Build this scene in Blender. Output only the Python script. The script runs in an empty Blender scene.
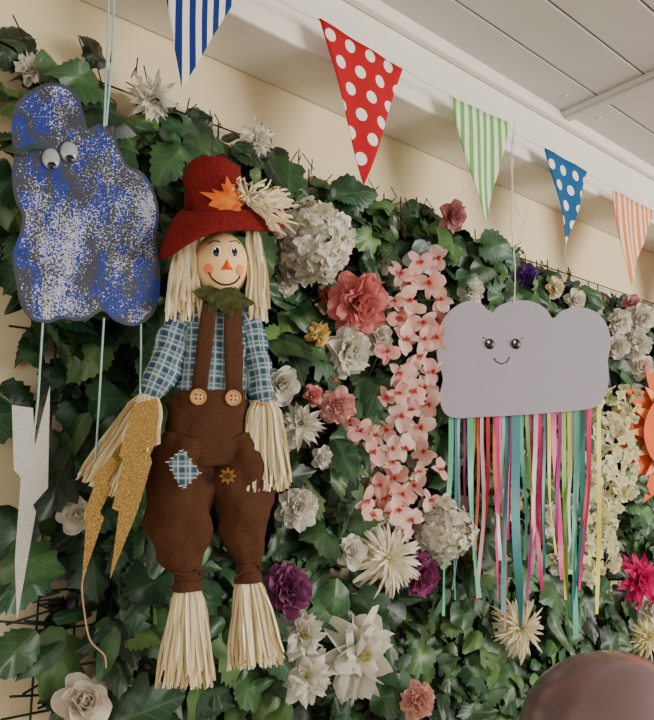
import bpy, math, random
from mathutils import Vector, Matrix, Euler, noise
random.seed(7)
rad=math.radians
FPX=700.0; D=1.1
CAM=Vector((0,-D,1.5))
R=Euler((rad(100),0,rad(-40))).to_matrix()
U=random.uniform
# ------------------------------------------------------------------ survey helpers
def ray(u,v): return R@Vector(((u-327)/FPX,(360-v)/FPX,-1.0))
def P(u,v,d):
    r=ray(u,v); t=(-d-CAM.y)/r.y
    return CAM+r*t
def dep(u,v,d):
    r=ray(u,v); return (-d-CAM.y)/r.y
def proj(w):
    c=R.transposed()@(w-CAM)
    return 327+FPX*c.x/-c.z, 360-FPX*c.y/-c.z
class Plane:
    def __init__(s,u,v,d,rot):
        s.p=P(u,v,d); a=rad(rot)
        s.ex=Vector((math.cos(a),-math.sin(a),0)); s.n=Vector((-math.sin(a),-math.cos(a),0)); s.ez=Vector((0,0,1))
        s.px=1; A=s(u,v); B=s(u+1,v); C=s(u,v+1)
        s.px=((B-A).length+(C-A).length)/2
    def __call__(s,u,v,off=0):   # off in px-ish units towards the room
        r=ray(u,v); q=s.p+s.n*(off*s.px if s.px!=1 else 0)
        t=(q-CAM).dot(s.n)/r.dot(s.n)
        return CAM+r*t
def rgb(r,g,b):
    def f(c):
        c/=255.0
        return c/12.92 if c<=.04045 else ((c+.055)/1.055)**2.4
    return (f(r),f(g),f(b))
def mix(a,b,t): return tuple(a[i]*(1-t)+b[i]*t for i in range(3))
def jit(c,k): 
    m=1+U(-k,k); return tuple(max(0,x*m*(1+U(-k,k)*.3)) for x in c)
# ------------------------------------------------------------------ mesh builder
class MB:
    def __init__(s): s.v=[];s.f=[];s.c=[];s.l=[];s.m=[]
    def add(s,vs,fs,col=(1,1,1),lc=None,mi=0):
        o=len(s.v); s.v+= [Vector(x) for x in vs]
        s.f+=[tuple(i+o for i in f) for f in fs]; s.m+=[mi]*len(fs)
        if isinstance(col,list): s.c+=col
        else: s.c+=[col]*len(vs)
        s.l+= lc if lc else [(0,0,0)]*len(vs)
    def build(s,name,mats,parent=None,smooth=True,origin=None,sol=0,sub=0):
        lo=Vector((min(p[i] for p in s.v) for i in range(3))); hi=Vector((max(p[i] for p in s.v) for i in range(3)))
        o=origin if origin is not None else (lo+hi)/2
        me=bpy.data.meshes.new(name)
        me.from_pydata([p-o for p in s.v],[],s.f)
        a=me.attributes.new('Col','FLOAT_COLOR','POINT'); 
        a.data.foreach_set('color',[x for c in s.c for x in (c[0],c[1],c[2],1)])
        b=me.attributes.new('lc','FLOAT_VECTOR','POINT')
        b.data.foreach_set('vector',[x for c in s.l for x in (c[0],c[1],c[2] if len(c)>2 else 0)])
        if not isinstance(mats,(list,tuple)): mats=[mats]
        for m in mats: me.materials.append(m)
        me.polygons.foreach_set('material_index',s.m)
        me.polygons.foreach_set('use_smooth',[smooth]*len(s.f))
        me.update()
        ob=bpy.data.objects.new(name,me); ob.location=o
        bpy.context.collection.objects.link(ob)
        if sol:
            m=ob.modifiers.new('s','SOLIDIFY'); m.thickness=sol; m.offset=0
        if sub:
            m=ob.modifiers.new('b','SUBSURF'); m.levels=sub; m.render_levels=sub
        if parent: setp(ob,parent)
        return ob
def setp(ob,par):
    ob.parent=par; ob.matrix_parent_inverse=Matrix.Translation(-par.location)
def empty(name,loc):
    e=bpy.data.objects.new(name,None); e.location=loc; e.empty_display_size=.05
    bpy.context.collection.objects.link(e); return e
# ------------------------------------------------------------------ materials
def newmat(name,rough=.6,spec=.4):
    m=bpy.data.materials.new(name); m.use_nodes=True
    nt=m.node_tree; b=nt.nodes['Principled BSDF']
    b.inputs['Roughness'].default_value=rough
    b.inputs['Specular IOR Level'].default_value=spec
    return m,nt,b
def flat(name,c,rough=.6,spec=.4,metal=0,nscale=60,namt=.12,bump=.0):
    m,nt,b=newmat(name,rough,spec); b.inputs['Metallic'].default_value=metal
    tc=nt.nodes.new('ShaderNodeTexCoord'); n=nt.nodes.new('ShaderNodeTexNoise'); n.inputs['Scale'].default_value=nscale; n.inputs['Detail'].default_value=4
    nt.links.new(tc.outputs['Object'],n.inputs['Vector'])
    r=nt.nodes.new('ShaderNodeValToRGB'); r.color_ramp.elements[0].position=.3; r.color_ramp.elements[1].position=.7
    r.color_ramp.elements[0].color=(*[x*(1-namt) for x in c],1); r.color_ramp.elements[1].color=(*[min(1,x*(1+namt)) for x in c],1)
    nt.links.new(n.outputs['Fac'],r.inputs['Fac']); nt.links.new(r.outputs['Color'],b.inputs['Base Color'])
    if bump:
        bp=nt.nodes.new('ShaderNodeBump'); bp.inputs['Strength'].default_value=bump; bp.inputs['Distance'].default_value=.003
        nt.links.new(n.outputs['Fac'],bp.inputs['Height']); nt.links.new(bp.outputs['Normal'],b.inputs['Normal'])
    return m
class N:
    def __init__(s,nt): s.nt=nt
    def m(s,op,a,b=None,c=None):
        n=s.nt.nodes.new('ShaderNodeMath'); n.operation=op
        for i,x in enumerate((a,b,c)):
            if x is None: continue
            if isinstance(x,(int,float)): n.inputs[i].default_value=x
            else: s.nt.links.new(x,n.inputs[i])
        return n.outputs[0]
    def mixc(s,f,a,b):
        n=s.nt.nodes.new('ShaderNodeMix'); n.data_type='RGBA'
        for k,x in ((0,f),(6,a),(7,b)):
            if isinstance(x,(int,float)): n.inputs[k].default_value=x
            elif isinstance(x,tuple): n.inputs[k].default_value=(*x[:3],1)
            else: s.nt.links.new(x,n.inputs[k])
        return n.outputs[2]
    def attr(s,name):
        n=s.nt.nodes.new('ShaderNodeAttribute'); n.attribute_name=name; return n
    def xyz(s,vec):
        n=s.nt.nodes.new('ShaderNodeSeparateXYZ'); s.nt.links.new(vec,n.inputs[0]); return n.outputs
    def noise(s,vec,sc,det=3,scale3=None):
        if scale3:
            mp=s.nt.nodes.new('ShaderNodeMapping'); mp.inputs['Scale'].default_value=scale3
            s.nt.links.new(vec,mp.inputs[0]); vec=mp.outputs[0]
        n=s.nt.nodes.new('ShaderNodeTexNoise'); n.inputs['Scale'].default_value=sc; n.inputs['Detail'].default_value=det
        s.nt.links.new(vec,n.inputs['Vector']); return n.outputs['Fac']
    def obj(s):
        return s.nt.nodes.new('ShaderNodeTexCoord').outputs['Object']
    def bump(s,h,b,st=.3,dist=.002):
        n=s.nt.nodes.new('ShaderNodeBump'); n.inputs['Strength'].default_value=st; n.inputs['Distance'].default_value=dist
        s.nt.links.new(h,n.inputs['Height']); s.nt.links.new(n.outputs[0],b.inputs['Normal'])
def colmat(name,rough=.7,spec=.25,trans=0.0):
    m,nt,b=newmat(name,rough,spec); k=N(nt)
    a=k.attr('Col'); nz=k.noise(k.obj(),90)
    c=k.mixc(k.m('MULTIPLY',nz,.15),a.outputs['Color'],(0,0,0))
    nt.links.new(c,b.inputs['Base Color'])
    if trans:
        t=nt.nodes.new('ShaderNodeBsdfTranslucent'); nt.links.new(a.outputs['Color'],t.inputs[0])
        mx=nt.nodes.new('ShaderNodeMixShader'); mx.inputs[0].default_value=trans
        nt.links.new(b.outputs[0],mx.inputs[1]); nt.links.new(t.outputs[0],mx.inputs[2])
        nt.links.new(mx.outputs[0],nt.nodes['Material Output'].inputs[0])
    return m
PETAL=colmat('petal_silk',.75,.2,.3)
RAFFIA=colmat('raffia',.6,.3,.15)
RIBBON=colmat('satin_ribbon',.4,.5,.15)
LEAF,nt,b=newmat('leaf_green',.42,.45); k=N(nt)
a=k.attr('Col'); l=k.xyz(k.attr('lc').outputs['Vector'])
ax=k.m('ABSOLUTE',l[0])
mid=k.m('LESS_THAN',ax,.016)
fr=k.m('FRACT',k.m('MULTIPLY',k.m('SUBTRACT',l[1],k.m('MULTIPLY',ax,.9)),5.0))
side=k.m('LESS_THAN',fr,.07)
vein=k.m('MAXIMUM',mid,side)
c=k.mixc(k.m('MULTIPLY',vein,.2),a.outputs['Color'],rgb(120,150,95))
nz=k.noise(k.obj(),45); c=k.mixc(k.m('MULTIPLY',nz,.45),c,(0.004,.010,.004))
nt.links.new(c,b.inputs['Base Color']); k.bump(k.m('ADD',fr,0),b,.2,.002)
def plaid(name,px,base,dark,light):
    m,nt,b=newmat(name,.85,.15); k=N(nt); l=k.xyz(k.attr('lc').outputs['Vector'])
    def st(x,per,w,ph=0):
        return k.m('LESS_THAN',k.m('FRACT',k.m('ADD',k.m('DIVIDE',x,per),ph)),w)
    c=k.mixc(k.m('MULTIPLY',k.m('ADD',st(l[0],px,.42),st(l[1],px,.42)),.42),base,dark)
    c=k.mixc(k.m('MULTIPLY',k.m('MAXIMUM',st(l[0],px,.10,.22),st(l[1],px,.10,.22)),.7),c,light)
    c=k.mixc(k.m('MULTIPLY',k.m('MAXIMUM',st(l[0],px,.10,.6),st(l[1],px,.10,.6)),.45),c,rgb(195,190,165))
    nt.links.new(c,b.inputs['Base Color']); k.bump(k.noise(k.obj(),700),b,.3,.001)
    return m
PLAID=plaid('plaid_cotton',12,rgb(88,120,132),rgb(30,52,80),rgb(185,190,184))
BROWN=flat('brown_felt',rgb(74,46,30),.9,.1,nscale=300,namt=.2,bump=.3)
REDF=flat('red_felt',rgb(108,28,26),.9,.1,nscale=200,namt=.22,bump=.3)
SKIN=flat('doll_fabric_face',rgb(236,198,140),.8,.1,nscale=90,namt=.03)
BLACK=flat('black_paint',rgb(16,14,14),.3,.5)
WHITE=flat('white_paint',rgb(240,238,232),.4,.5,namt=.03)
ORANGE=flat('orange_felt',rgb(215,95,30),.8,.1)
CHEEK=flat('cheek_blush',rgb(232,140,85),.9,.1,namt=.05)
SILV=flat('silver_glitter_card',rgb(180,178,170),.5,.5,metal=.1,nscale=900,namt=.35,bump=.4)
GREYC=flat('lilac_grey_foam',rgb(163,157,166),.85,.15,nscale=25,namt=.02)
WOODB=flat('button_wood',rgb(190,140,90),.5,.4)
STRW=flat('white_string',rgb(225,222,215),.7,.2)
TEALS=flat('teal_string',rgb(150,190,185),.5,.4)
TWINE=flat('twine',rgb(175,135,105),.8,.1)
STEM=flat('dark_green_plastic',rgb(26,38,24),.5,.3)
DKLEAF=flat('olive_leaf_felt',rgb(58,62,30),.8,.2,nscale=120,namt=.35)
GOLD,nt,b=newmat('gold_glitter_card',.35,.6); k=N(nt); b.inputs['Metallic'].default_value=.5
sp=k.noise(k.obj(),1100,2); sp2=k.m('MULTIPLY',k.m('SUBTRACT',sp,.38),3.2)
cl=nt.nodes.new('ShaderNodeClamp'); nt.links.new(sp2,cl.inputs[0])
c=k.mixc(cl.outputs[0],rgb(92,64,20),rgb(208,166,82)); nt.links.new(c,b.inputs['Base Color']); k.bump(sp,b,.8,.002)
# ------------------------------------------------------------------ room
zj=P(300,98,0).z
lo,hi=0.0,.7
for i in range(40):
    b_=(lo+hi)/2
    if P(327,60,b_).z>zj: lo=b_
    else: hi=b_
B=b_
zt=P(450,52,B).z
def box(name,x0,x1,y0,y1,z0,z1,mat,parent=None,bev=0):
    mb=MB(); vs=[(x,y,z) for x in(x0,x1) for y in (y0,y1) for z in (z0,z1)]
    mb.add(vs,[(0,1,3,2),(4,6,7,5),(0,4,5,1),(2,3,7,6),(0,2,6,4),(1,5,7,3)])
    o=mb.build(name,mat,parent,smooth=False)
    if bev:
        m=o.modifiers.new('b','BEVEL'); m.width=bev; m.segments=3
    return o
WALLM=flat('cream_wall_paint',rgb(222,206,168),.85,.15,nscale=3,namt=.04,bump=.05)
CEILM=flat('white_ceiling_boards',rgb(200,197,193),.6,.3,nscale=6,namt=.04)
BEAMM=flat('white_gloss_beam',rgb(228,223,211),.45,.4,nscale=5,namt=.03)
GROOVE=flat('ceiling_joint',rgb(100,96,92),.8,.2)
FLOORM=flat('brown_floor',rgb(150,130,108),.6,.3,nscale=4,namt=.15)
box('wall_back',-2.5,5.5,0,.1,0,zt+.25,WALLM)
box('floor',-2.5,5.5,-4.5,.0,-.1,0,FLOORM)
box('trim_beam',-2.5,5.5,-B,0,zj,zt+.01,BEAMM,bev=.006)
box('trim_cornice',-2.5,5.5,-B-.022,-B,zt-.03,zt+.005,BEAMM,bev=.006)
ceil=empty('ceiling',(1.5,-1.5,zt+.02))
y=-B; w=.125; i=0
while y>-2.6:
    box('board_%d'%i,-2.5,5.5,y-w+.004,y,zt,zt+.02,CEILM,ceil,bev=.003); y-=w; i+=1
box('board_backing',-2.5,5.5,-2.6,-B,zt+.02,zt+.06,GROOVE,ceil)
X0=P(560,100,B+.02).x
for j,xx in enumerate((X0-1.22,X0,X0+1.22,X0+2.44)):
    box('batten_%d'%j,xx,xx+.05,-2.6,-B-.02,zt-.014,zt,CEILM,ceil,bev=.004)
    box('batten_lip_%d'%j,xx+.012,xx+.038,-2.6,-B-.02,zt-.020,zt-.013,CEILM,ceil,bev=.003)
def ball(mb,c,ax,ay,az,col=(1,1,1),nu=16,nv=10,mi=0):
    vs=[];fs=[]
    for i in range(nv+1):
        t=math.pi*i/nv
        for j in range(nu):
            p=2*math.pi*j/nu
            vs.append(c+ax*(math.sin(t)*math.cos(p))+ay*(math.sin(t)*math.sin(p))+az*math.cos(t))
    for i in range(nv):
        for j in range(nu):
            fs.append((i*nu+j,(i+1)*nu+j,(i+1)*nu+(j+1)%nu,i*nu+(j+1)%nu))
    mb.add(vs,fs,col,mi=mi)
mb=MB()
for xx in (X0-.06,X0+.11,X0-1.1,X0+1.1):
    for q in range(9):
        ball(mb,Vector((xx,-B-.07-q*.25,zt)),Vector((.008,0,0)),Vector((0,.008,0)),Vector((0,0,.004)))
mb.build('screw_caps',CEILM,ceil)
# ------------------------------------------------------------------ generic shapes
def catmull(pts,n,closed=False):
    out=[];N_=len(pts)
    rng=range(N_ if closed else N_-1)
    for i in rng:
        if closed: a,b,c,d=[pts[(i+k)%N_] for k in(-1,0,1,2)]
        else: a,b,c,d=[pts[min(max(i+k,0),N_-1)] for k in(-1,0,1,2)]
        for q in range(n):
            t=q/n
            out.append(tuple(.5*((2*b[x])+(-a[x]+c[x])*t+(2*a[x]-5*b[x]+4*c[x]-d[x])*t*t+(-a[x]+3*b[x]-3*c[x]+d[x])*t**3) for x in range(len(b))))
    if not closed: out.append(tuple(pts[-1]))
    return out
def tube(name,pts,r,mat,parent=None,seg=6,closed=False):
    mb=MB(); n=len(pts); vs=[];fs=[];pts=[Vector(p) for p in pts]
    for i,p in enumerate(pts):
        T=(pts[min(i+1,n-1)]-pts[max(i-1,0)]).normalized()
        A=T.cross(Vector((.3,.9,.2))).normalized(); Bv=T.cross(A)
        for j in range(seg):
            a=2*math.pi*j/seg; vs.append(p+A*math.cos(a)*r+Bv*math.sin(a)*r)
    for i in range(n-1):
        for j in range(seg): fs.append((i*seg+j,i*seg+(j+1)%seg,(i+1)*seg+(j+1)%seg,(i+1)*seg+j))
    mb.add(vs,fs)
    return mb.build(name,mat,parent)
def card(name,pl,pts,th,mat,parent=None,off=0,rim=0):
    """flat cut-out with thickness; rim gives an inner loop (Col mask 0->1)"""
    import bmesh
    bm=bmesh.new()
    O=[pl(u,v,off) for u,v in pts]
    vs=[bm.verts.new(q) for q in O]
    f=bm.faces.new(vs)
    f.normal_update()
    if f.normal.dot(pl.n)<0: f.normal_flip()
    if rim:
        bmesh.ops.inset_region(bm,faces=[f],thickness=rim,use_boundary=True,use_even_offset=False)
    bmesh.ops.triangulate(bm,faces=[x for x in bm.faces if len(x.verts)>4])
    bm.verts.index_update()
    mb=MB(); V=[v.co.copy() for v in bm.verts]
    C=[]
    idx=[None]*len(O)
    for i,q in enumerate(V):
        dm=min(range(len(O)),key=lambda j_:(O[j_]-q).length)
        dd=(O[dm]-q).length
        if dd<1e-5: idx[dm]=i
        C.append((0,0,0) if dd<rim*.3+1e-5 else (1,1,1))
    F=[tuple(v.index for v in x.verts) for x in bm.faces]
    mb.add(V,F,C)
    n0=len(V); mb.add([V[i]-pl.n*th for i in range(n0)],[tuple(reversed(x)) for x in F],(0,0,0))
    m=len(idx)
    for i in range(m):
        a,b2=idx[i],idx[(i+1)%m]
        if a is None or b2 is None: continue
        mb.f.append((b2,a,a+n0,b2+n0)); mb.m.append(0)
    bm.free()
    return mb.build(name,mat,parent,smooth=False)
# ------------------------------------------------------------------ greenery
def _leaf(half,teeth=True):
    if teeth:
        h=[half[0]]
        for a,b2 in zip(half,half[1:]):
            mx_,my_=(a[0]+b2[0])/2,(a[1]+b2[1])/2
            h.append((mx_*.86,my_-.02)); h.append(b2)
        half=h
    return [(x,y) for x,y in half]+[(-x,y) for x,y in reversed(half[1:-1])]
L1=_leaf([(0,.0),(.20,-.07),(.42,.02),(.50,.22),(.54,.40),(.46,.54),(.36,.66),(.24,.80),(.12,.92),(0,1.02)])
L2=_leaf([(0,0),(.20,.03),(.34,.16),(.38,.30),(.40,.42),(.35,.54),(.29,.66),(.20,.78),(.10,.90),(0,1.05)])
L3=_leaf([(0,0),(.12,.08),(.19,.25),(.20,.45),(.14,.7),(.06,.9),(0,1.0)],False)
L4=_leaf([(0,.0),(.14,-.06),(.34,-.02),(.46,.14),(.36,.27),(.52,.38),(.50,.52),(.31,.56),(.34,.70),(.18,.78),(.12,.92),(0,1.02)],False)
def leaf(mb,base,dr,nm,size,col,tmpl,droop,fold,clampy=True):
    Y=dr.normalized(); Z=(nm-Y*nm.dot(Y)).normalized(); X=Y.cross(Z)
    n=len(tmpl); vs=[];lc=[];cs=[]
    ph=U(0,6)
    def put(x,y):
        z=-fold*abs(x)-droop*y*y+.06*math.sin(9*x+7*y+ph)
        q=base+(X*x+Y*y+Z*z)*size
        if clampy and q.y>-.006: q.y=-.006
        vs.append(q); lc.append((x,y,0))
    put(0,.4); 
    for f in (.55,1):
        for x,y in tmpl: put(x*f,.4+(y-.4)*f)
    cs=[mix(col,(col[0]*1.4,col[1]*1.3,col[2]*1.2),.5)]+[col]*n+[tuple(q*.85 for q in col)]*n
    fs=[(0,1+i,1+(i+1)%n) for i in range(n)]+[(1+i,1+n+i,1+n+(i+1)%n,1+(i+1)%n) for i in range(n)]
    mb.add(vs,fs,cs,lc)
TOP=[(-400,-60),(0,48),(25,36),(60,55),(110,62),(150,85),(200,112),(250,130),(300,160),(350,185),(420,200),(480,232),(540,258),(600,286),(660,306),(1500,500)]
def topv(u):
    for a,b2 in zip(TOP,TOP[1:]):
        if a[0]<=u<=b2[0]: return a[1]+(b2[1]-a[1])*(u-a[0])/(b2[0]-a[0])
    return 0
def leftok(u,v):
    if u<18: return random.random()<(.05 if v<540 else .2)
    if u<62 and v>300: return random.random()<.16
    if u<110 and v>300: return random.random()<.6
    return True
FL=[]
W1=rgb(240,235,222); W0=rgb(212,212,172)
FL+= [('hyd','white_hydrangea',312,243,43,.13,W0,rgb(240,233,224)),
('peony','coral_peony',358,303,36,.14,rgb(150,50,60),rgb(225,135,130)),
('peony','white_peony',347,352,29,.12,rgb(215,210,175),W1),
('rose','white_rose',281,385,20,.12,W0,W1),('dahlia','white_dahlia',300,424,26,.12,W0,W1),
('peony','pink_peony',337,405,20,.12,rgb(205,110,110),rgb(242,185,175)),
('peony','white_peony',297,507,23,.12,W0,W1),
('dahlia','white_dahlia',257,140,22,.08,rgb(200,190,140),W1),
('dahlia','white_dahlia',152,98,28,.07,W0,W1),
('lily','white_lily',31,70,16,.05,W0,W1),
('rose','white_rose',78,515,19,.08,W0,W1),
('rose','white_rose',84,702,27,.11,rgb(190,185,150),rgb(232,222,205)),
('mum','cream_chrysanthemum',388,558,38,.13,rgb(215,205,140),rgb(242,234,208)),
('mum','cream_chrysanthemum',519,628,31,.13,rgb(205,190,110),rgb(240,229,195)),
('hyd','white_hydrangea',442,530,34,.11,W0,W1),
('peony','magenta_peony',287,590,28,.13,rgb(80,20,60),rgb(150,80,125)),
('peony','magenta_peony',421,575,22,.12,rgb(80,15,55),rgb(145,65,112)),
('dahlia','purple_aster',527,276,15,.1,rgb(50,20,80),rgb(100,55,140)),
('rose','dusky_pink_rose',452,216,16,.1,rgb(150,80,95),rgb(215,150,155)),
('lily','white_lily',357,655,42,.14,rgb(200,207,165),W1),
('lily','white_lily',302,636,25,.13,rgb(200,207,165),W1),
('lily','white_lily',306,677,27,.12,rgb(200,207,165),W1),
('peony','blush_peony',418,701,20,.13,rgb(200,120,110),rgb(238,185,170)),
('dahlia','hot_pink_dahlia',640,580,31,.13,rgb(180,20,90),rgb(232,60,130)),
('rose','white_rose',652,608,20,.12,W0,W1),
('mum','cream_chrysanthemum',646,638,20,.12,rgb(205,190,90),rgb(238,228,180)),
('peony','white_peony',620,322,14,.12,W0,W1),('rose','white_rose',641,318,15,.12,W0,W1),('peony','white_peony',636,343,17,.12,W0,W1),('rose','white_rose',617,346,13,.12,W0,W1),('rose','white_rose',575,300,12,.1,W0,W1),('rose','white_rose',640,366,14,.11,W0,W1),
('lily','yellow_lily',318,335,14,.12,rgb(200,150,60),rgb(235,205,130)),
('rose','pink_rosebud',313,395,11,.12,rgb(190,90,95),rgb(235,155,150)),
('rose','dusky_pink_rose',632,305,11,.1,rgb(150,80,95),rgb(215,150,155)),
('rose','white_rose',350,552,17,.12,W0,W1),('rose','white_rose',420,258,17,.09,rgb(185,195,185),rgb(215,225,222)),
('peony','white_peony',470,292,17,.1,W0,W1),('rose','orange_rose',328,296,9,.1,rgb(170,60,30),rgb(220,110,60)),
('peony','white_peony',545,520,20,.11,W0,W1),('peony','white_peony',497,470,20,.1,W0,W1),('rose','white_rose',378,338,17,.09,W0,W1),
('rose','cream_rose',508,505,16,.1,rgb(205,190,130),rgb(238,226,190)),
('peony','white_peony',285,282,15,.09,W0,W1),('peony','white_peony',285,440,14,.09,W0,W1),('rose','pink_rose',370,282,12,.10,rgb(190,90,95),rgb(238,165,155)),
('peony','white_peony',560,560,16,.1,W0,W1),('rose','white_rose',322,458,12,.1,W0,W1),('rose','pink_rosebud',330,380,10,.1,rgb(190,90,95),rgb(235,155,150)),
('peony','white_peony',382,262,13,.09,W0,W1),('rose','cream_rose',555,288,11,.1,rgb(205,190,130),rgb(238,226,190)),('rose','white_rose',372,536,11,.1,W0,W1),
]
ORCH=[(419,262,13),(438,258,11),(400,274,13),(428,282,14),(440,300,12),(408,300,13),(398,318,13),(422,322,14),(436,338,12),(404,340,14),(387,352,12),(418,356,14),(432,372,12),(398,372,14),(412,392,14),(428,404,13),(385,398,12),(400,416,14),(420,428,13),(386,430,12),(360,432,13),(372,452,13),(404,448,13),(424,452,12),(352,444,10),(366,500,13),(384,498,14),(372,516,12),(398,510,13),(414,486,12),(394,478,13),(430,500,11),(410,520,12),(350,420,9),(408,284,10),(436,320,11),(440,470,10),(402,530,11),(414,308,11),(410,330,12),(424,340,11),(408,372,11),(424,388,12),(398,392,11),(410,410,12),(392,448,11),(412,438,12),(380,484,11),(402,494,12),(386,512,11),(418,470,11),(392,462,11),(376,436,10),(430,268,10),(394,300,10)]
def nearflower(u,v):
    for f in FL:
        if (u-f[2])**2+(v-f[3])**2<(f[4]*1.0)**2: return True
    for a,b2,r in ORCH:
        if (u-a)**2+(v-b2)**2<(r*1.1)**2: return True
    if abs(u-607)<22 and 385<v<575: return True
    return False
greens=[rgb(36,68,32),rgb(48,84,44),rgb(62,100,54),rgb(42,78,50),rgb(84,116,62),rgb(30,54,30),rgb(52,92,60)]
G=MB(); cnt=0
for it in range(9500):
    x=U(.1,3.3); z=U(.85,2.4)
    d=random.choice((U(.015,.05),U(.03,.10),U(.05,.115)))
    p=Vector((x,-d,z)); u,v=proj(p)
    if v<topv(u)+random.choice((0,8,14)) or v>1000 or z>zj-.05: continue
    if u>900 or u<-5: continue
    if not leftok(u,v): continue
    if d>.045 and nearflower(u,v): continue
    if (u>660 or v>730) and random.random()<.4: continue
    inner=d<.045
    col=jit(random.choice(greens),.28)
    if inner: col=tuple(c_*.38 for c_ in col)  # leaves near the wall get darker colour, standing in for shade inside the foliage
    ang=U(-1.9,1.9); dr=Vector((math.sin(ang),-U(-.15,.85),-math.cos(ang)))
    nm=Vector((U(-.9,.5),-1,U(-.1,1.1)))
    t=random.choice((L1,L1,L2,L2,L4,L3,L3))
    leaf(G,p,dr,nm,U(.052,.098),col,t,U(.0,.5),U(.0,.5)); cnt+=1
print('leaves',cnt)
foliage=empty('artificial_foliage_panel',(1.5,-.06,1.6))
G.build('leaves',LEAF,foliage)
T=MB()
def rod(mb,a,b2,r):
    a=Vector(a);b2=Vector(b2); t=(b2-a).normalized(); A=t.cross(Vector((.2,1,.1))).normalized(); Bv=t.cross(A)
    vs=[q+A*math.cos(k*math.pi*.4)*r+Bv*math.sin(k*math.pi*.4)*r for q in(a,b2) for k in range(5)]
    mb.add(vs,[(k,(k+1)%5,5+(k+1)%5,5+k) for k in range(5)])
zz=.85
while zz<2.3:
    xs=[.30+i*.05 for i in range(61)]
    ok=[x for x in xs if (lambda q:q[1]>topv(q[0])+2 and q[0]>14)(proj(Vector((x,-.02,zz))))]
    if len(ok)>1: rod(T,(ok[0]-U(0,.03),-.02,zz),(ok[-1],-.02,zz),.0018)
    zz+=.055
xx=.36
while xx<3.3:
    zs=[.85+i*.02 for i in range(80)]
    ok=[z for z in zs if (lambda q:q[1]>topv(q[0])-2 and q[0]>14)(proj(Vector((xx,-.022,z)))) and z<zj]
    if ok: rod(T,(xx,-.022,ok[0]),(xx,-.022,ok[-1]+U(-.02,.01)),.0018)
    xx+=.055
# wall hooks that carry the trellis
for xx in (.4,.9,1.4,1.9,2.4,2.9):
    for zz in (1.0,1.4,1.65): rod(T,(xx,-.022,zz),(xx+.001,-.0002,zz),.003)
for i in range(70):
    u=U(20,654); v=topv(u)+U(0,25)
    p=P(u,v,.04); q=p+Vector((U(-.035,.02),U(-.03,.0),U(.0,.03)))
    rod(T,p,q,.0012)
for i in range(16):
    v=U(560,700); p=P(60,v,.04); rod(T,p,p+Vector((-U(.03,.09),-.01,U(-.02,.02))),.0018)
T.build('trellis_grid',STEM,foliage)
# ------------------------------------------------------------------ flowers
def petal(mb,M,L,W,e0,e1,az,r0,z0,cup,ruf,c0,c1,point=0,nt=5,ns=4):
    r=r0;z=z0;vs=[];cs=[];ph=U(0,6);ca,sa=math.cos(az),math.sin(az);m=1+U(-.12,.06);sw=U(-.15,.15)*L
    for i in range(nt+1):
        t=i/nt; e=e0+(e1-e0)*t
        if i: r+=math.cos(e)*L/nt; z+=math.sin(e)*L/nt
        if point==1: w=W*(math.sin(math.pi*(.08+.92*t**.75))**.8 if t<1 else .02)
        elif point==2: w=W*(.55+.45*math.sin(math.pi*t*.9))*(1 if t<1 else .45)
        else: w=W*math.sin(math.pi*(.1+.74*t**.85))**.7
        for j in range(ns+1):
            s=2*j/ns-1; x=w*.5*s+sw*t*t
            h=cup*W*s*s*.5+ruf*L*t*math.sin(3.3*s+ph)+ruf*.6*L*t*math.sin(7*s-ph)
            tipback=-(abs(s)**2)*.12*L*t
            rr=r-math.sin(e)*h+math.cos(e)*tipback; zz=z+math.cos(e)*h+math.sin(e)*tipback
            vs.append(M@Vector((rr*ca-x*sa,rr*sa+x*ca,zz))); cs.append(tuple(q*m for q in mix(c0,c1,min(1,t*1.25))))
    k=ns+1
    fs=[(i*k+j,i*k+j+1,(i+1)*k+j+1,(i+1)*k+j) for i in range(nt) for j in range(ns)]
    mb.add(vs,fs,cs)
def frame(p,nrm,Rr):
    Z=nrm.normalized(); X=Z.cross(Vector((.1,.2,1))).normalized(); Y=Z.cross(X)
    a=U(0,6.28); X2=X*math.cos(a)+Y*math.sin(a); Y2=Z.cross(X2)
    M=Matrix((X2,Y2,Z)).transposed().to_4x4(); M.translation=p
    return M@Matrix.Scale(Rr,4)
def facing(p,k=.5,j=.25):
    return Vector((0,-1,0))*(1-k)+(CAM-p).normalized()*k+Vector((U(-j,j),U(-j,j),U(-j,j)))
def ring(mb,M,n,L,W,e0,e1,r0,z0,cup,ruf,c0,c1,point=0,nt=5,ns=4,aj=.15,ej=.12,lj=.1):
    o=U(0,6)
    for i in range(n):
        petal(mb,M,L*U(1-lj,1+lj*.8),W*U(.9,1.1),e0+U(-ej,ej),e1+U(-ej,ej)*1.3,o+i*6.2832/n+U(-aj,aj),r0,z0,cup,ruf,c0,c1,point,nt,ns)
def floret(mb,M,c0,c1,n=4):
    ring(mb,M,n,1,1.0,.35,-.1,.02,0,.15,.04,c0,c1,0,3,2)
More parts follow.
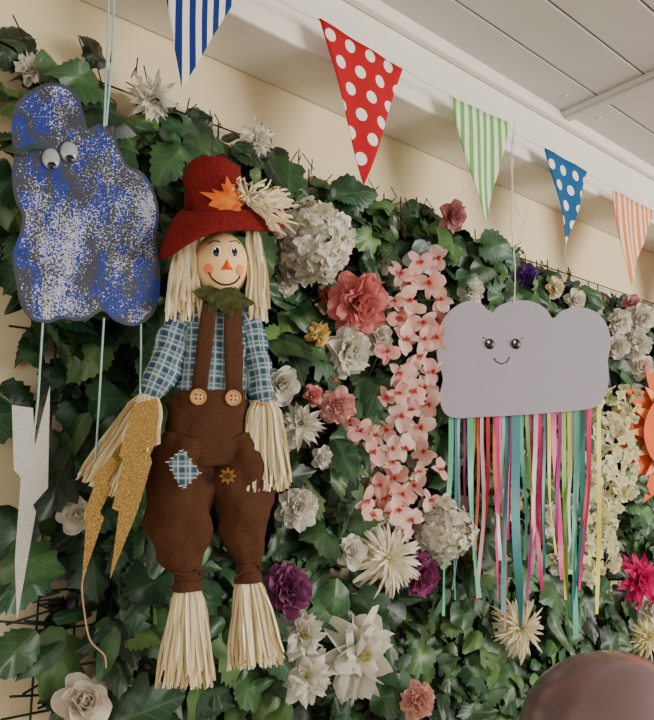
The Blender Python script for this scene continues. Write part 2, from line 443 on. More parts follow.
for f in FL:
    kind,name,u,v,r,d,c0,c1=f
    p=P(u,v,d); Rr=r*dep(u,v,d)/FPX; mb=MB()
    M=frame(p,facing(p),Rr)
    if kind=='peony':
        for n,L,W,e0,e1,z0 in ((9,.95,.75,.25,-.15,-.12),(9,.85,.7,.6,.1,-.08),(9,.74,.6,.9,.5,-.05),(8,.6,.5,1.15,.95,0),(7,.5,.42,1.35,1.5,0),(6,.4,.35,1.5,2.0,0)):
            ring(mb,M,n,L,W,e0,e1,.07,z0,.35,.13,mix(c0,c1,.35),jit(c1,.06),0,6,5,.3,.2)
        ring(mb,M,8,.3,.25,1.5,2.0,.02,.1,.3,.1,c0,mix(c0,c1,.5))
    elif kind=='rose':
        for n,L,W,e0,e1,z0 in ((5,1.0,1.0,.2,-.2,-.15),(5,.85,.9,.7,.2,-.1),(5,.75,.8,1.1,.8,-.05),(4,.65,.65,1.4,1.4,0),(4,.5,.5,1.55,1.9,.0),(3,.45,.4,1.55,2.2,.02)):
            ring(mb,M,n,L,W,e0,e1,.08,z0,.5,.06,mix(c0,c1,.3),jit(c1,.06),0,6,5)
    elif kind=='dahlia':
        for n,L,W,e0,e1 in ((14,1.0,.32,.1,-.2),(13,.87,.3,.45,.05),(12,.7,.26,.8,.5),(10,.48,.2,1.15,1.0),(8,.28,.14,1.4,1.6)):
            ring(mb,M,n,L,W,e0,e1,.04,0,.4,.06,mix(c0,c1,.2),c1,1,5,2,.3,.2,.15)
    elif kind=='mum':
        for n,L,W,e0,e1 in ((44,1.05,.085,.0,-.9),(44,.98,.085,.35,-.7),(40,.88,.08,.7,-.3),(34,.7,.08,1.0,.2),(28,.5,.07,1.25,.8),(16,.3,.06,1.45,1.6)):
            ring(mb,M,n,L,W,e0,e1,.05,0,.5,.12,mix(c0,c1,.3),c1,2,7,1,.25,.4,.25)
        ball(mb,p,*[M.to_3x3()@Vector(q) for q in((.3,0,0),(0,.3,0),(0,0,.2))],mix(c0,c1,.3),10,6)
    elif kind=='lily':
        ring(mb,M,8,1.05,.66,.65,-.6,.05,-.1,.45,.17,c0,c1,0,8,6,.3,.25,.15)
        ring(mb,M,7,.9,.58,.95,-.2,.04,-.05,.45,.2,c0,c1,0,8,6,.35,.3,.15)
        ring(mb,M,6,.65,.45,1.25,.4,.04,-.05,.45,.18,c0,c1,0,6,5,.3,.25)
        for i in range(6):
            a=i*1.05; ball(mb,M@Vector((.1*math.cos(a),.1*math.sin(a),.35)),M.to_3x3()@Vector((.035,0,0)),M.to_3x3()@Vector((0,.035,0)),M.to_3x3()@Vector((0,0,.1)),rgb(205,190,110),6,4)
    elif kind=='hyd':
        n=135
        for i in range(n):
            zf=1-1.35*(i+.5)/n; rr=math.sqrt(max(0,1-zf*zf)); a=i*2.39996+U(-.12,.12)
            q=Vector((rr*math.cos(a),rr*math.sin(a),zf))
            lump=1+.16*noise.noise(q*2.2+p*9)
            wp=M@(q*U(.66,.92)*lump); nn=(M.to_3x3()@q).normalized()
            s_=Rr*U(.18,.27)
            M2=frame(wp,nn+Vector((U(-.5,.5),U(-.5,.5),U(-.5,.5))),s_)
            cc=jit(mix(c1,random.choice((rgb(240,214,198),rgb(215,220,185),c1)),random.random()*.7),.06)
            ring(mb,M2,random.choice((4,4,5)),1,.95,.55,-.35,.02,0,.3,.12,mix(c0,cc,.5),cc,0,4,3,.2,.2)
            e3=M2.to_3x3(); ball(mb,M2@Vector((0,0,.08)),e3@Vector((.10,0,0)),e3@Vector((0,.10,0)),e3@Vector((0,0,.08)),rgb(185,180,110),5,3)
        ball(mb,p,*[M.to_3x3()@Vector(q) for q in((.56,0,0),(0,.56,0),(0,0,.56))],rgb(80,100,55))
    n0=len(mb.v); rod(mb,p,Vector((p.x,-.015,p.z-.01)),.003)
    for ii in range(n0,len(mb.v)): mb.c[ii]=rgb(40,60,30)
    for q in mb.v:
        if q.y>-.008: q.y=-.008
    mb.build(name,PETAL)
mb=MB()
for (u,v,r) in ORCH:
    d=U(.105,.15); p=P(u,v,d); Rr=r*1.2*dep(u,v,d)/FPX; M=frame(p,facing(p,.5,.45),Rr)
    c1=mix(rgb(250,222,208),rgb(240,174,162),U(0,1)**1.3); c0=rgb(218,118,112)
    ring(mb,M,3,.95,.55,.3,-.1,.04,0,.2,.06,mix(c0,c1,.6),c1,0,4,3)
    ring(mb,M,2,1.0,1.0,.4,-.1,.05,.03,.2,.09,mix(c0,c1,.6),c1,0,4,3,.5)
    ring(mb,M,3,.32,.26,1.0,.8,.02,.05,.5,.0,rgb(190,50,65),rgb(225,110,85),0,3,2)
for a in (0,14,24,28):
    q=[P(ORCH[min(a+i,len(ORCH)-1)][0],ORCH[min(a+i,len(ORCH)-1)][1],.09) for i in range(0,8)]
    for s,e in zip(q,q[1:]): 
        n0=len(mb.v); rod(mb,s,e,.002)
        for ii in range(n0,len(mb.v)): mb.c[ii]=rgb(60,80,40)
mb.build('pink_orchid_spray',PETAL)
mb=MB()
for (uc,v0,v1,wd) in ((608,385,572,17),(628,395,500,12),(590,430,585,9)):
    n=int((v1-v0)*.8)
    for i in range(n):
        t=i/n; v=v0+(v1-v0)*t; ww=wd*(1-.5*t)
        u=uc+U(-ww,ww); d=U(.09,.14); p=P(u,v,d)
        c1=jit(mix(rgb(246,240,215),rgb(235,225,170),random.random()**2),.06)
        M2=frame(p,facing(p,.4,.8),8.0*dep(u,v,d)/FPX*.75); floret(mb,M2,rgb(215,212,150),c1,4)
    A=P(uc,v0-5,.08);Bp=P(uc,v1,.1); n0=len(mb.v); rod(mb,A,Bp,.002)
    for ii in range(n0,len(mb.v)): mb.c[ii]=rgb(60,80,40)
mb.build('white_wisteria_garland',PETAL)
# ------------------------------------------------------------------ bunting
DB=B+.035
bunt=empty('bunting',P(400,72,DB))
def sv(u): return 20+(u-320)*.5695
def flagmat(name,kind,c1,c2,per):
    m,nt,b=newmat(name,.8,.15); k=N(nt); l=k.xyz(k.attr('lc').outputs['Vector'])
    if kind=='s':
        f=k.m('LESS_THAN',k.m('FRACT',k.m('DIVIDE',l[0],per)),.5)
    else:
        gy=k.m('DIVIDE',l[1],per*.87); row=k.m('FLOOR',gy)
        gx=k.m('ADD',k.m('DIVIDE',l[0],per),k.m('MULTIPLY',row,.5))
        fx=k.m('MULTIPLY',k.m('SUBTRACT',k.m('FRACT',gx),.5),per); fy=k.m('MULTIPLY',k.m('SUBTRACT',k.m('FRACT',gy),.5),per*.87)
        f=k.m('LESS_THAN',k.m('ADD',k.m('MULTIPLY',fx,fx),k.m('MULTIPLY',fy,fy)),(per*.25)**2)
    nt.links.new(k.mixc(f,c1,c2),b.inputs['Base Color']); k.bump(k.noise(k.obj(),900),b,.2,.0006)
    return m
CRM=rgb(228,222,205)
flags=[((158,-71),(248,-20),(178,92),'s',rgb(26,46,112),CRM,.023),
((318,19),(401,70),(363,186),'d',rgb(172,24,34),rgb(236,228,218),.052),
((447,96),(508,124),(486,226),'s',rgb(100,170,85),CRM,.027),
((543,148),(586,172),(566,244),'d',rgb(28,84,132),rgb(230,230,225),.056),
((611,190),(653,212),(627,286),'s',rgb(220,126,78),rgb(235,208,175),.030),
((685,229),(722,249),(705,330),'d',rgb(196,32,38),CRM,.046)]
for i,(a,b2,t,kd,c1,c2,per) in enumerate(flags):
    A=P(*a,DB);Bq=P(*b2,DB);Tq=P(*t,DB); mb=MB(); n=14
    vs=[];lc=[];fs=[]; ph=U(0,6)
    for r_ in range(n+1):
        tt=r_/n; Lq=A.lerp(Tq,tt); Rq=Bq.lerp(Tq,tt)
        for c_ in range(n+1):
            q=Lq.lerp(Rq,c_/n); o=q-A
            w_=math.sin(o.x*60+ph)*.004*(.3+tt)+math.sin(tt*4+ph)*.006*tt
            vs.append(q+Vector((0,-.004+w_,0))); lc.append((o.x,o.z+10,0))
    fs=[(r_*(n+1)+c_,(r_+1)*(n+1)+c_,(r_+1)*(n+1)+c_+1,r_*(n+1)+c_+1) for r_ in range(n) for c_ in range(n)]
    mb.add(vs,fs,lc=lc)
    mb.build('flag_%d'%(i+1),flagmat('flag_cloth_%d'%(i+1),kd,c1,c2,per),bunt,sol=.0012)
pts=[]
us=[20,158,248,318,401,447,508,543,586,611,653,685,722,900]
base=[P(u,sv(u),DB) for u in us]
for a,b2 in zip(base,base[1:]):
    for q in range(6):
        t=q/6; pp=a.lerp(b2,t); pp.z-=.006*math.sin(math.pi*t); pts.append(pp)
tube('bunting_string',pts,.0018,STRW,bunt)
tube('bunting_thread',[P(566,240,DB),P(565,252,DB),P(567,263,DB)],.0008,STRW,bunt)
# ------------------------------------------------------------------ painted storm cloud
pl=Plane(85,210,.17,10)
PC=empty('painted_storm_cloud',pl(85,210))
GL,nt,b=newmat('blue_glitter_paint',.5,.4); k=N(nt); o=k.obj()
m_=k.attr('Col').outputs['Fac']
st=k.noise(o,1,6,(60,60,24)); 
fb=k.m('GREATER_THAN',k.m('ADD',st,k.m('MULTIPLY',m_,.10)),.61)
base=k.mixc(k.noise(o,30,4),rgb(38,41,52),rgb(66,70,86))
c=k.mixc(k.m('MULTIPLY',fb,.9),base,k.mixc(k.noise(o,120,3),rgb(10,26,96),rgb(34,60,150)))
fw=k.noise(o,1,2,(470,470,400)); patch_=k.noise(o,1,3,(17,17,11))
thr=k.m('SUBTRACT',1.02,k.m('MULTIPLY',patch_,.82))
gl=k.m('MULTIPLY',k.m('GREATER_THAN',fw,thr),k.m('GREATER_THAN',m_,.5))
c=k.mixc(k.m('MULTIPLY',gl,.85),c,rgb(186,190,210))
nt.links.new(c,b.inputs['Base Color']); k.bump(fw,b,.5,.001)
o1=[(12,135),(14,108),(28,92),(48,83),(66,86),(78,97),(84,114),(88,128),(100,124),(112,132),(120,150),(128,165),(142,172),(153,188),(159,212),(156,240),(160,270),(159,298),(151,317),(134,326),(116,321),(103,311),(90,318),(78,321),(62,319),(48,323),(32,319),(21,304),(16,280),(13,255),(20,232),(22,215),(15,198),(12,175),(14,155)]
card('card_cutout',pl,catmull(o1,5,True),.005,GL,PC,rim=.009)
for i,(u,v) in enumerate(((51,159),(69,152))):
    mb=MB(); s=pl.px; c0=pl(u,v,1)
    ball(mb,c0,pl.ex*8.5*s,pl.ez*11*s,pl.n*4*s,mi=0); ball(mb,pl(u+1,v+6,3.4),pl.ex*4.2*s,pl.ez*4.4*s,pl.n*1.6*s,mi=1)
    mb.build('googly_eye_%d'%(i+1),[flat('eye_plastic',rgb(150,155,162),.15,.8),BLACK],PC)
tube('hanging_ribbon',[pl(109,-60,-2),pl(108,40,-2),pl(104,127,1)],.0016,TEALS,PC)
tube('hanging_ribbon_2',[pl(116,-60,-2),pl(112,60,-2),pl(106,126,1)],.0016,TEALS,PC)
tube('string_1',[pl(43,320,-2),pl(38,400,-1),pl(33,440,-1)],.0014,TEALS,PC)
tube('string_2',[pl(104,318,-2),pl(98,420,6),pl(93,500,8)],.0014,TEALS,PC)
tube('string_3',[pl(141,322,-2),pl(141,360,4),pl(140,398,12)],.0014,TEALS,PC)
card('silver_lightning_bolt',pl,[(12,405),(33,408),(35,446),(50,386),(48,488),(33,505),(36,512),(17,620),(15,560),(21,478),(14,470)],.003,SILV,PC)
pg=Plane(120,480,.24,16)
card('gold_lightning_bolt_1',pg,[(134,404),(157,398),(157,440),(150,455),(152,462),(138,510),(110,579),(119,512),(112,508),(124,462),(119,455)],.003,GOLD,PC)
card('gold_lightning_bolt_2',pg,[(124,440),(127,452),(108,482),(112,488),(100,512),(104,518),(82,582),(86,524),(83,516),(95,484),(93,478)],.003,GOLD,PC,off=-6)
tube('twine_tail',[Vector(q) for q in catmull([tuple(pg(*q)) for q in((86,568),(82,585),(84,610),(90,640),(104,655),(106,668))],6)],.0010,TWINE,PC)
# ------------------------------------------------------------------ grey cloud with ribbons
pc=Plane(523,360,B+.09,32)
GC=empty('grey_paper_cloud',pc(523,360))
o2=[(437,345),(441,324),(452,309),(468,301),(482,304),(491,313),(499,306),(513,301),(530,301),(545,308),(553,318),(562,311),(577,307),(594,311),(606,323),(611,342),(608,360),(609,380),(604,398),(592,408),(560,412),(520,415),(480,417),(456,418),(444,412),(440,396),(443,378),(438,361)]
card('foam_cutout',pc,catmull(o2,5,True),.006,GREYC,GC)
s=pc.px
for i,u in enumerate((490,516)):
    mb=MB(); ball(mb,pc(u,344,.5),pc.ex*4.8*s,pc.ez*5.2*s,pc.n*2.2*s,mi=0); ball(mb,pc(u-1.5,342,2.4),pc.ex*1.4*s,pc.ez*1.4*s,pc.n*.6*s,mi=1)  # second ball is a white dot standing in for the eye's highlight
    mb.build('eye_%d'%(i+1),[BLACK,WHITE],GC)
tube('smile',[pc(u,v,.3) for u,v in((494,358),(497,362),(502,364),(507,362),(510,357))],.0011,BLACK,GC)
for i,(a,b2) in enumerate((((486,339),(483,337)),((521,339),(524,337)))):
    tube('lash_%d'%i,[pc(*a,.3),pc(*b2,.3)],.0006,BLACK,GC)
tube('hanging_string',[Vector(q) for q in catmull([tuple(q) for q in(P(515,118,B+.03),P(512,180,B+.05),pc(512,225,0),pc(515,270,0),pc(514,303,.5))],8)],.0014,STRW,GC)
tube('string_loop',[Vector(q) for q in catmull([tuple(q) for q in(P(515,122,B+.03),P(511,160,B+.04),pc(516,205,0),pc(526,222,0),pc(528,205,0),pc(520,240,0),pc(515,250,0))],8)],.0010,STRW,GC)
mb=MB()
MINT=rgb(100,180,145);TEAL=rgb(75,150,155);PK=rgb(222,45,125);RD=rgb(210,40,55);OR=rgb(235,115,80);YL=rgb(228,216,90);LG=rgb(145,195,85);PP=rgb(232,175,190);MG=rgb(170,45,125);LT=rgb(190,205,200)
rib=[(451,616,MINT,7),(456,600,TEAL,4),(464,540,MG,3),(470,598,MINT,8),(474,560,YL,4),(478,575,OR,4),(482,588,PP,5),(488,600,RD,5),(495,585,OR,5),(497,600,PK,7),(503,560,LT,5),(508,612,TEAL,8),(516,628,TEAL,12),(522,560,MINT,5),(527,520,LG,5),(531,600,MG,4),(536,575,PP,6),(540,590,PK,6),(546,545,RD,5),(549,555,YL,5),(554,580,PK,7),(560,560,MG,5),(564,625,LG,6),(569,600,YL,5),(573,570,LT,5),(577,636,MINT,8),(583,615,TEAL,8),(588,560,RD,6),(590,590,PK,4),(599,614,YL,6),(545,575,TEAL,4),(512,540,PK,4),(459,590,LT,4),(500,630,PP,3)]
for (u,vb,c,w) in rib:
    w*=.72; off=U(-9,-1); ph=U(0,6); am=U(1,4); sl=U(-10,10); tw=U(-.9,.9); n=22; vs=[];cs=[]; cc=jit(c,.1)
    for i in range(n+1):
        t=i/n; v=408+(vb-408)*t
        uu=u+am*math.sin(ph+t*6)*t+sl*t*t; oo=off+2*am*math.sin(ph*2+t*6)*t
        a_=tw*t+.8*math.sin(t*5+ph)*t; hw=w/2
        vs+=[pc(uu-hw*math.cos(a_),v,oo-hw*math.sin(a_)),pc(uu,v,oo),pc(uu+hw*math.cos(a_),v,oo+hw*math.sin(a_))]; cs+=[cc]*3
    mb.add(vs,[(i*3+j,i*3+j+1,i*3+j+4,i*3+j+3) for i in range(n) for j in(0,1)],cs)
mb.build('ribbon_streamers',RIBBON,GC)
# ------------------------------------------------------------------ scarecrow doll
pd=Plane(215,430,.22,20); S=pd.px
SC=empty('scarecrow_doll',pd(215,430))
def loft(mb,rings,nseg=28,sub=5,wr=.05,wf=30,cap=True,mi=0):
    """rings: (u,v,off,rx,ry) in survey px; swept with cloth wrinkles"""
    rs=catmull(rings,sub); C=[pd(r_[0],r_[1],r_[2]) for r_ in rs]; vs=[];lc=[];n=len(rs); L_=0
    for i,r_ in enumerate(rs):
        Tn=(C[min(i+1,n-1)]-C[max(i-1,0)]).normalized()
        if i: L_+=(C[i]-C[i-1]).length/S
        A=Tn.cross(pd.n).normalized(); 
        if A.dot(pd.ex)<0: A=-A
        Bv=A.cross(Tn).normalized()
        if Bv.dot(pd.n)<0: Bv=-Bv
        for j in range(nseg):
            a=2*math.pi*j/nseg
            q=C[i]+A*(math.cos(a)*r_[3]*S)+Bv*(math.sin(a)*r_[4]*S)
            k_=1+wr*noise.noise(q*wf)*1.6+wr*.8*noise.noise(Vector((q.x*wf*3,q.y*wf*3,q.z*wf*1.5))+Vector((5,3,1)))
            q=C[i]+(q-C[i])*k_
            vs.append(q); lc.append(((math.cos(a)*r_[3] if math.sin(a)>=0 else math.cos(a)*r_[3]+3),L_,0))
    fs=[(i*nseg+j,i*nseg+(j+1)%nseg,(i+1)*nseg+(j+1)%nseg,(i+1)*nseg+j) for i in range(n-1) for j in range(nseg)]
    if cap: fs+=[tuple(range(nseg)),tuple(range((n-1)*nseg,n*nseg))]
    mb.add(vs,fs,lc=lc,mi=mi)
mb=MB(); loft(mb,[(218,300,0,12,9),(217,308,0,24,12),(215,322,0,36,16),(214,350,0,38,18),(212,390,0,38,19),(210,415,0,37,18)],wr=.06)
loft(mb,[(190,308,0,8,8),(180,322,1,14,12),(172,345,3,16,13),(163,368,5,16,13),(155,385,7,14,12),(150,397,8,9,8),(148,402,8,7,6)],wr=.18,wf=40)
loft(mb,[(238,308,0,8,8),(248,324,1,13,12),(253,348,3,15,13),(258,372,5,15,12),(261,392,7,13,11),(263,402,8,9,8),(263,407,8,7,6)],wr=.18,wf=40)
mb.build('plaid_shirt',PLAID,SC)
mb=MB()
loft(mb,[(211,396,0,37,19),(210,412,0,41,21),(209,432,0,44,24),(210,452,0,46,25),(211,466,0,40,23)],wr=.08,nseg=48)
loft(mb,[(192,440,2,24,21),(184,462,3,33,25),(180,490,4,34,26),(180,520,4,30,24),(183,548,4,24,19),(187,566,4,15,13),(188,576,4,10,10),(188,586,4,13,12),(188,590,4,13,12)],wr=.17,wf=26,nseg=48)
loft(mb,[(230,440,2,24,21),(240,462,3,30,25),(243,490,4,30,25),(243,518,4,26,23),(245,542,4,21,18),(247,558,4,14,12),(248,568,4,9,9),(248,578,4,12,11),(248,582,4,12,11)],wr=.17,wf=26,nseg=48)
def tfront(u): 
    k_=(u-213)/42; return 20*math.sqrt(max(.05,1-k_*k_))
def patch(mb,Lp,Rp,n=8,add=1.2,fo=tfront):
    m=len(Lp); vs=[];lc=[]
    for i in range(m):
        for j in range(n+1):
            t=j/n; u=Lp[i][0]*(1-t)+Rp[i][0]*t; v=Lp[i][1]*(1-t)+Rp[i][1]*t
            vs.append(pd(u,v,fo(u)+add)); lc.append((u,v,0))
    mb.add(vs,[(i*(n+1)+j,i*(n+1)+j+1,(i+1)*(n+1)+j+1,(i+1)*(n+1)+j) for i in range(m-1) for j in range(n)],lc=lc)
patch(mb,[(179,v) for v in range(390,432,6)],[(245,v) for v in range(390,432,6)],12,1.5)
patch(mb,[(203,300),(202,306),(198,330),(195,360),(190,396)],[(216,302),(217,308),(214,330),(211,360),(206,398)],4,2.6)
patch(mb,[(226,300),(225,310),(224,330),(225,360),(226,398)],[(240,304),(241,312),(242,330),(243,360),(242,398)],4,2.6)
mb.build('brown_overalls',BROWN,SC,sol=.0015)
for i,(u,v) in enumerate(((198,397),(233,398))):
    mb=MB(); c0=pd(u,v,tfront(u)+4)
    ball(mb,c0,pd.ex*8*S,pd.ez*8*S,pd.n*2*S,mi=0,nu=20)
    for a in range(24):
        q=a*math.pi/12; ball(mb,c0+pd.ex*math.cos(q)*7*S+pd.ez*math.sin(q)*7*S+pd.n*1.2*S,pd.ex*1.3*S,pd.ez*1.3*S,pd.n*1.3*S,nu=6,nv=4)
    for dx,dz in((-2,2),(2,2),(-2,-2),(2,-2)): ball(mb,c0+pd.ex*dx*S+pd.ez*dz*S+pd.n*1.8*S,pd.ex*1*S,pd.ez*1*S,pd.n*.6*S,mi=1,nu=8,nv=4)
    mb.build('button_%d'%(i+1),[WOODB,BROWN],SC)
mb=MB(); f1=lambda u:4+26*math.sqrt(max(.05,1-((u-181)/40)**2))
patch(mb,[(167,462),(171,469),(174,476),(178,483),(182,490)],[(183,449),(187,455),(191,461),(196,467),(200,473)],8,9,f1)
mb.build('knee_patch',PLAID,SC,sol=.001)
mb=MB()
for i in range(14):
    t=i/14; e=[(167,462),(182,490),(200,473),(183,449),(167,462)]; q=t*4; a=int(q); fr_=q-a
    u=e[a][0]*(1-fr_)+e[a+1][0]*fr_; v=e[a][1]*(1-fr_)+e[a+1][1]*fr_
    ball(mb,pd(u,v,f1(u)+9.8),pd.ex*2*S,pd.ez*.7*S,pd.n*.7*S,rgb(220,200,160),6,4)
mb.build('patch_stitches',RAFFIA,SC)
f2=lambda u:4+25*math.sqrt(max(.05,1-((u-241)/33)**2))
fl=[]
for i in range(48):
    a=i*2*math.pi/48; r_=7+1.8*math.cos(8*a); fl.append((228+r_*math.cos(a),476+r_*math.sin(a)))
card('gold_felt_flower',pd,fl,.0015,flat('ochre_felt',rgb(118,84,36),.9,.1),SC,off=f2(227)+5)
card('gold_felt_flower_heart',pd,[(228+3*math.cos(a*.5),476+3*math.sin(a*.5)) for a in range(12)],.0015,BROWN,SC,off=f2(227)+6.5)
RC=[rgb(240,224,184),rgb(230,212,165),rgb(246,236,204),rgb(212,188,140)]
def strip(mb,pts,w,side,col):
    n=len(pts); vs=[];cs=[]
    for i,p in enumerate(pts):
        ww=w*(1 if 0<i<n-1 else .6); vs+=[p-side*ww/2,p+side*ww/2]; cs+=[col,col]
    mb.add(vs,[(2*i,2*i+1,2*i+3,2*i+2) for i in range(n-1)],cs)
def bundle(name,a,b2,r0,r1,n,aoff=8,boff=8,pw=.6):
    mb=MB(); a=Vector(a);b2=Vector(b2); dr=(b2-a); pe=Vector((-dr.y,dr.x)).normalized()
    for i in range(n):
        th=U(0,6.283); q=math.sqrt(random.random()); x=math.cos(th)*q; yy=math.sin(th)*q; ln=U(.84,1.06); cur=U(-.2,.2); wob=U(-1.5,1.5)
        pts=[]
        for k_ in range(8):
            t=k_/7*ln; rr=r0+(r1-r0)*min(1,t**pw)+ (2.0*math.sin(t*9+i))*.5
            c=a+dr*t+pe*(x*rr+cur*r1*t*t); pts.append(pd(c.x,c.y,aoff+(boff-aoff)*t+yy*rr*.75+wob*t))
        sd=(pd.ex*U(.5,1)+pd.n*U(-.7,.7)+pd.ez*U(-.1,.1)).normalized()
        strip(mb,pts,U(2.0,4.0)*S,sd,jit(random.choice(RC),.1))
    mb.build(name,RAFFIA,SC)
bundle('raffia_foot_1',(188,584),(187,684),9,29,240,4,6)
bundle('raffia_foot_2',(248,576),(257,664),8,29,230,4,6)
bundle('raffia_hand_1',(150,396),(106,488),8,29,240,10,6,.5)
bundle('raffia_hand_1b',(150,396),(141,448),9,17,110,14,34,.5)
bundle('raffia_hand_2',(263,400),(264,487),9,27,260,8,14,.42)
def tie(name,u,v,off,rx,ry,mat,r=1.6,turns=3):
    pts=[]
    for i in range(turns*20+1):
        a=i*math.pi/10; pts.append(pd(u+rx*math.cos(a),v+(i/20-turns/2)*2.4,off+ry*math.sin(a)))
    tube(name,pts,r*S,mat,SC)
tie('ankle_tie_1',188,577,4,12,12,BROWN,2.2); tie('ankle_tie_2',248,569,4,11,11,BROWN,2.2)
tie('wrist_tie_1',149,401,10,9,9,TWINE,1.2,2); tie('wrist_tie_2',263,405,8,9,9,TWINE,1.2,2)
tube('ankle_bow',[pd(u,v,o_) for u,v,o_ in((175,572,15),(186,577,17),(200,570,16),(205,575,14))],1.3*S,BROWN,SC)
tube('ankle_bow_2',[pd(u,v,o_) for u,v,o_ in((235,578,14),(246,569,16),(258,563,15),(262,570,13))],1.3*S,BROWN,SC)
# head
HC=pd(221,265,4); hx,hz,hn=29,34,26
mb=MB(); ball(mb,HC,pd.ex*hx*S,pd.ez*hz*S,pd.n*hn*S,nu=32,nv=20); mb.build('head',SKIN,SC)
def hp(u,v,add=0):
    """point of the head surface seen along the survey ray, plus its normal"""
    r_=ray(u,v); o_=CAM-HC; ax3=[(pd.ex,hx*S),(pd.n,hn*S),(pd.ez,hz*S)]
    rl=[r_.dot(e)/q for e,q in ax3]; ol=[o_.dot(e)/q for e,q in ax3]
    A=sum(x*x for x in rl);B_=2*sum(x*y_ for x,y_ in zip(rl,ol));C_=sum(x*x for x in ol)-1
    t=(-B_-math.sqrt(max(0,B_*B_-4*A*C_)))/(2*A); w_=CAM+r_*t; l_=w_-HC
    nn=Vector((0,0,0))
    for e,q in ax3: nn+=e*(l_.dot(e)/(q*q))
    nn.normalize(); return w_+nn*add*S,nn
def spot(mb,u,v,rx,rz,th=.8,mi=0,add=.1):
    p_,nn=hp(u,v,add); X_=(pd.ez.cross(nn)).normalized(); 
    if X_.dot(pd.ex)<0: X_=-X_
    Z_=nn.cross(X_).normalized(); 
    ball(mb,p_,X_*rx*S,Z_*rz*S,nn*th*S,mi=mi,nu=16,nv=8)
mb=MB()
for u in(216,234):
    spot(mb,u,251,4.6,6.2,.9,1); spot(mb,u+.4,252,3.5,5.2,1.5,0,.3); spot(mb,u-1,249.5,1.1,1.3,.8,1,1.6)
spot(mb,208.5,269,5.5,5.5,.5,3); spot(mb,240,270,5,5.5,.5,3)
mb.build('face_paint',[BLACK,WHITE,ORANGE,CHEEK],SC)
mb=MB(); q=[hp(227,259,.4)[0],hp(233,270,.4)[0],hp(220.5,270,.4)[0],hp(227,267,3.5)[0]]
mb.add(q,[(0,3,1),(1,3,2),(2,3,0)]); mb.build('nose',ORANGE,SC,smooth=False)
tube('mouth',[hp(u,v,.5)[0] for u,v in catmull([(209,272),(212,278),(219,283),(227,284.5),(235,282),(240,276)],4)],.9*S,BLACK,SC)
for i,q in enumerate(([(209,244),(214,241),(220,242)],[(230,242),(236,241),(240,244)])):
    tube('eyebrow_%d'%i,[hp(u,v,.5)[0] for u,v in q],.6*S,BLACK,SC)
mb=MB()
for side,(ua,ub,va,ea,eb,ve) in enumerate(((182,197,226,168,198,316),(247,258,228,247,267,318))):
    for i in range(85):
        t=random.random(); u0=ua+(ub-ua)*t; u1=ea+(eb-ea)*t+U(-4,4); v1=ve+U(-22,6); o0=U(0,18);o1_=U(4,22); bw=U(0,4)*(-1 if side==0 else 1); wv=U(-2,2)
        pts=[pd(u0+(u1-u0)*q**1.3+bw*math.sin(q*3.1)+wv*math.sin(q*9),va+(v1-va)*q,o0+(o1_-o0)*q) for q in[j/8 for j in range(9)]]
        strip(mb,pts,U(2.2,3.8)*S,(pd.ex+pd.n*U(-.5,.5)).normalized(),jit(random.choice(RC),.1))
mb.build('raffia_hair',RAFFIA,SC)
# hat
mb=MB()
loft(mb,[(221,222,2,36,32),(219,208,2,34,30),(215,190,2,31,28),(213,176,2,29,25),(212,168,2,26,21),(212,163,2,17,13),(211,166,2,7,5)],sub=4,wr=.10,wf=35)
vs=[];n=64;m=8
for i in range(n):
    a=2*math.pi*i/n; ca,sa=math.cos(a),math.sin(a)
    ui,vi,oi=221+33*ca,211+3*sa,2+30*sa
    uo=222+62*ca; vo=(222 if sa>0 else 218)+ (11*sa if sa>0 else 4*sa)+(38*max(0,-ca)**2.2)*(1 if sa>-.6 else .6)+3*max(0,ca); oo=4+44*sa
    vo+=3*math.sin(3*a+1)
    for j in range(m+1):
        t=j/m; bend=-8*math.sin(math.pi*t)
        vs.append(pd(ui+(uo-ui)*t,vi+(vo-vi)*t**1.4+bend,oi+(oo-oi)*t))
mb.add(vs,[(i*(m+1)+j,((i+1)%n)*(m+1)+j,((i+1)%n)*(m+1)+j+1,i*(m+1)+j+1) for i in range(n) for j in range(m)])
mb.build('red_felt_hat',REDF,SC,sol=.003)
mb=MB(); loft(mb,[(221,213,2,36,32.5),(220.5,209,2,36,32.5),(220,204,2,34.5,31)],sub=2,wr=.02,cap=False)
mb.build('hat_band',flat('dark_red_band',rgb(80,18,16),.9,.1),SC)
mb=MB()
for i in range(110):
    a=U(-.75,1.0) if i%2 else U(.4,2.3); L_=U(18,44); c=(250,205)
    pts=[pd(c[0]+U(-2,2)+math.cos(a)*L_*q+5*q*q*U(0,2),c[1]-math.sin(a)*L_*q*.95+12*q*q*U(.2,1.4),33+U(-1,1)+8*math.sin(q*2.2)+U(-2,2)*q) for q in[j/5 for j in range(6)]]
    strip(mb,pts,U(1.8,3.4)*S,(pd.ez*U(.3,1)+pd.ex*U(-.8,.8)+pd.n*.2).normalized(),jit(random.choice(RC),.1))
mb.build('straw_tuft',RAFFIA,SC)
MAP=[(0,0),(.10,.06),(.34,-.06),(.30,.14),(.56,.20),(.44,.34),(.60,.58),(.34,.50),(.20,.46),(.26,.74),(.13,.72),(0,1.05)]
MAP=[(x,y) for x,y in MAP]+[(-x,y) for x,y in reversed(MAP[1:-1])]
OL,nt,b=newmat('autumn_leaf_silk',.7,.2); k=N(nt)
nt.links.new(k.mixc(k.noise(k.obj(),55,3),rgb(190,66,26),rgb(222,130,50)),b.inputs['Base Color'])
mb=MB()
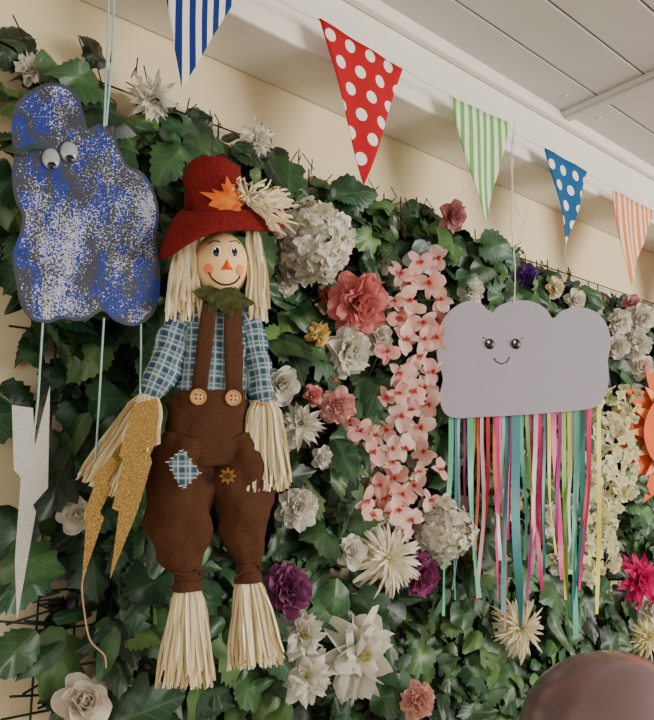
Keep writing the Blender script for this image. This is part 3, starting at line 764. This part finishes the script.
for (u,v,du,dv,sz) in ((242,210,-22,-14,1.3),(236,206,-16,14,.9),(232,204,-2,-20,.9),(240,208,-24,2,.8)):
    a_=pd(u,v,38); b_2=pd(u+du,v+dv,42); leaf(mb,a_,b_2-a_,pd.n+Vector((0,0,.15)),32*S*sz,(1,1,1),MAP,.25,.35)
mb.build('maple_leaves',OL,SC)
mb=MB()
for (u,v,du,dv,sz) in ((222,294,-18,-3,.95),(220,294,22,4,1.2),(222,295,8,14,.8),(221,295,-10,12,.7)):
    base=pd(u,v,26); tip=pd(u+du,v+dv,28); leaf(mb,base,tip-base,pd.n+Vector((0,0,.3)),30*S*sz,rgb(66,68,32),L2,.2,.3)
mb.build('neck_leaves',DKLEAF,SC)
tube('hanging_loop',[pd(211,165,2),pd(212,150,-30),pd(213,135,-80)],.0010,STEM,SC)
# ------------------------------------------------------------------ paper sun
ps=Plane(690,432,.17,14)
SUN=empty('orange_paper_sun',ps(690,432))
def star(cx,cy,r0,r1,n,rot=0):
    o_=[]
    for i in range(n*2):
        a=math.pi*i/n+rot; r_=r1 if i%2 else r0; o_.append((cx+r_*math.cos(a)*.95,cy+r_*math.sin(a)))
    return o_
SM1=flat('orange_card',rgb(218,100,52),.7,.2,nscale=20,namt=.08); SM2=flat('light_orange_card',rgb(236,150,100),.7,.2)
card('rays_outer',ps,star(688,432,56,86,16),.003,SM1,SUN)
card('rays_inner',ps,star(688,432,40,64,16,.2),.003,SM2,SUN,off=4)
card('disc',ps,[(688+44*math.cos(a*.2),432+46*math.sin(a*.2)) for a in range(31)],.003,SM1,SUN,off=8)
# ------------------------------------------------------------------ balloon
BALM,nt,b=newmat('mauve_chrome_balloon',.30,.6); k=N(nt)
nt.links.new(k.mixc(k.noise(k.obj(),3),rgb(118,94,98),rgb(146,120,124)),b.inputs['Base Color']); b.inputs['Metallic'].default_value=.35
b.inputs['Coat Weight'].default_value=.4
dB=.5; cb=P(625,745,dB); sB=dep(625,745,dB)/FPX; BL=empty('party_balloon',cb)
X=Vector((math.cos(rad(40)),-math.sin(rad(40)),0)); Yv=Vector((math.sin(rad(40)),math.cos(rad(40)),0)); Zv=Vector((0,0,1))
ax=(X*1+Zv*-.1).normalized(); az=(Zv+X*.1).normalized()
mb=MB(); vs=[];nu,nv=40,24
for i in range(nv+1):
    t=math.pi*i/nv
    for j in range(nu):
        p_=2*math.pi*j/nu; rr=math.sin(t); zc=-math.cos(t)
        kk=1-.16*max(0,zc)
        vs.append(cb+ax*(zc*104*sB*(1.0+.08*max(0,zc)))+az*(rr*kk*math.cos(p_)*88*sB)+Yv*(rr*kk*math.sin(p_)*88*sB))
mb.add(vs,[(i*nu+j,i*nu+(j+1)%nu,(i+1)*nu+(j+1)%nu,(i+1)*nu+j) for i in range(nv) for j in range(nu)])
mb.build('balloon_body',BALM,BL)
mb=MB(); kn=cb+ax*112*sB
ball(mb,kn,ax*6*sB,az*6*sB,Yv*6*sB); ball(mb,kn+ax*7*sB,ax*2*sB,az*9*sB,Yv*9*sB); mb.build('balloon_knot',BALM,BL)
tube('balloon_string',[kn,kn+Vector((.02,0,-.3)),Vector((kn.x+.03,kn.y,0.01))],.0015,STRW,BL)
# ------------------------------------------------------------------ light
def area(name,loc,tgt,sx,sy,e,col):
    l=bpy.data.lights.new(name,'AREA'); l.shape='RECTANGLE'; l.size=sx; l.size_y=sy; l.energy=e; l.color=col
    o_=bpy.data.objects.new(name,l); o_.location=loc; o_.rotation_euler=(Vector(tgt)-Vector(loc)).to_track_quat('-Z','Y').to_euler(); bpy.context.collection.objects.link(o_)
area('window_daylight',(2.8,-3.2,1.8),(1.0,0,1.5),1.8,1.4,142,(1,.96,.89))
area('window_daylight_side',(-2.2,-2.2,1.6),(.8,0,1.6),1.4,1.4,26,(1,.92,.80))
w=bpy.data.worlds.new('room_ambient'); bpy.context.scene.world=w; w.use_nodes=True
w.node_tree.nodes['Background'].inputs[0].default_value=(1,.945,.875,1); w.node_tree.nodes['Background'].inputs[1].default_value=.8
cd=bpy.data.cameras.new('camera'); cam=bpy.data.objects.new('camera',cd); cd.sensor_width=36; cd.lens=35; cd.clip_start=.01
cam.location=CAM; cam.rotation_euler=(rad(100),0,rad(-40)); bpy.context.collection.objects.link(cam); bpy.context.scene.camera=cam
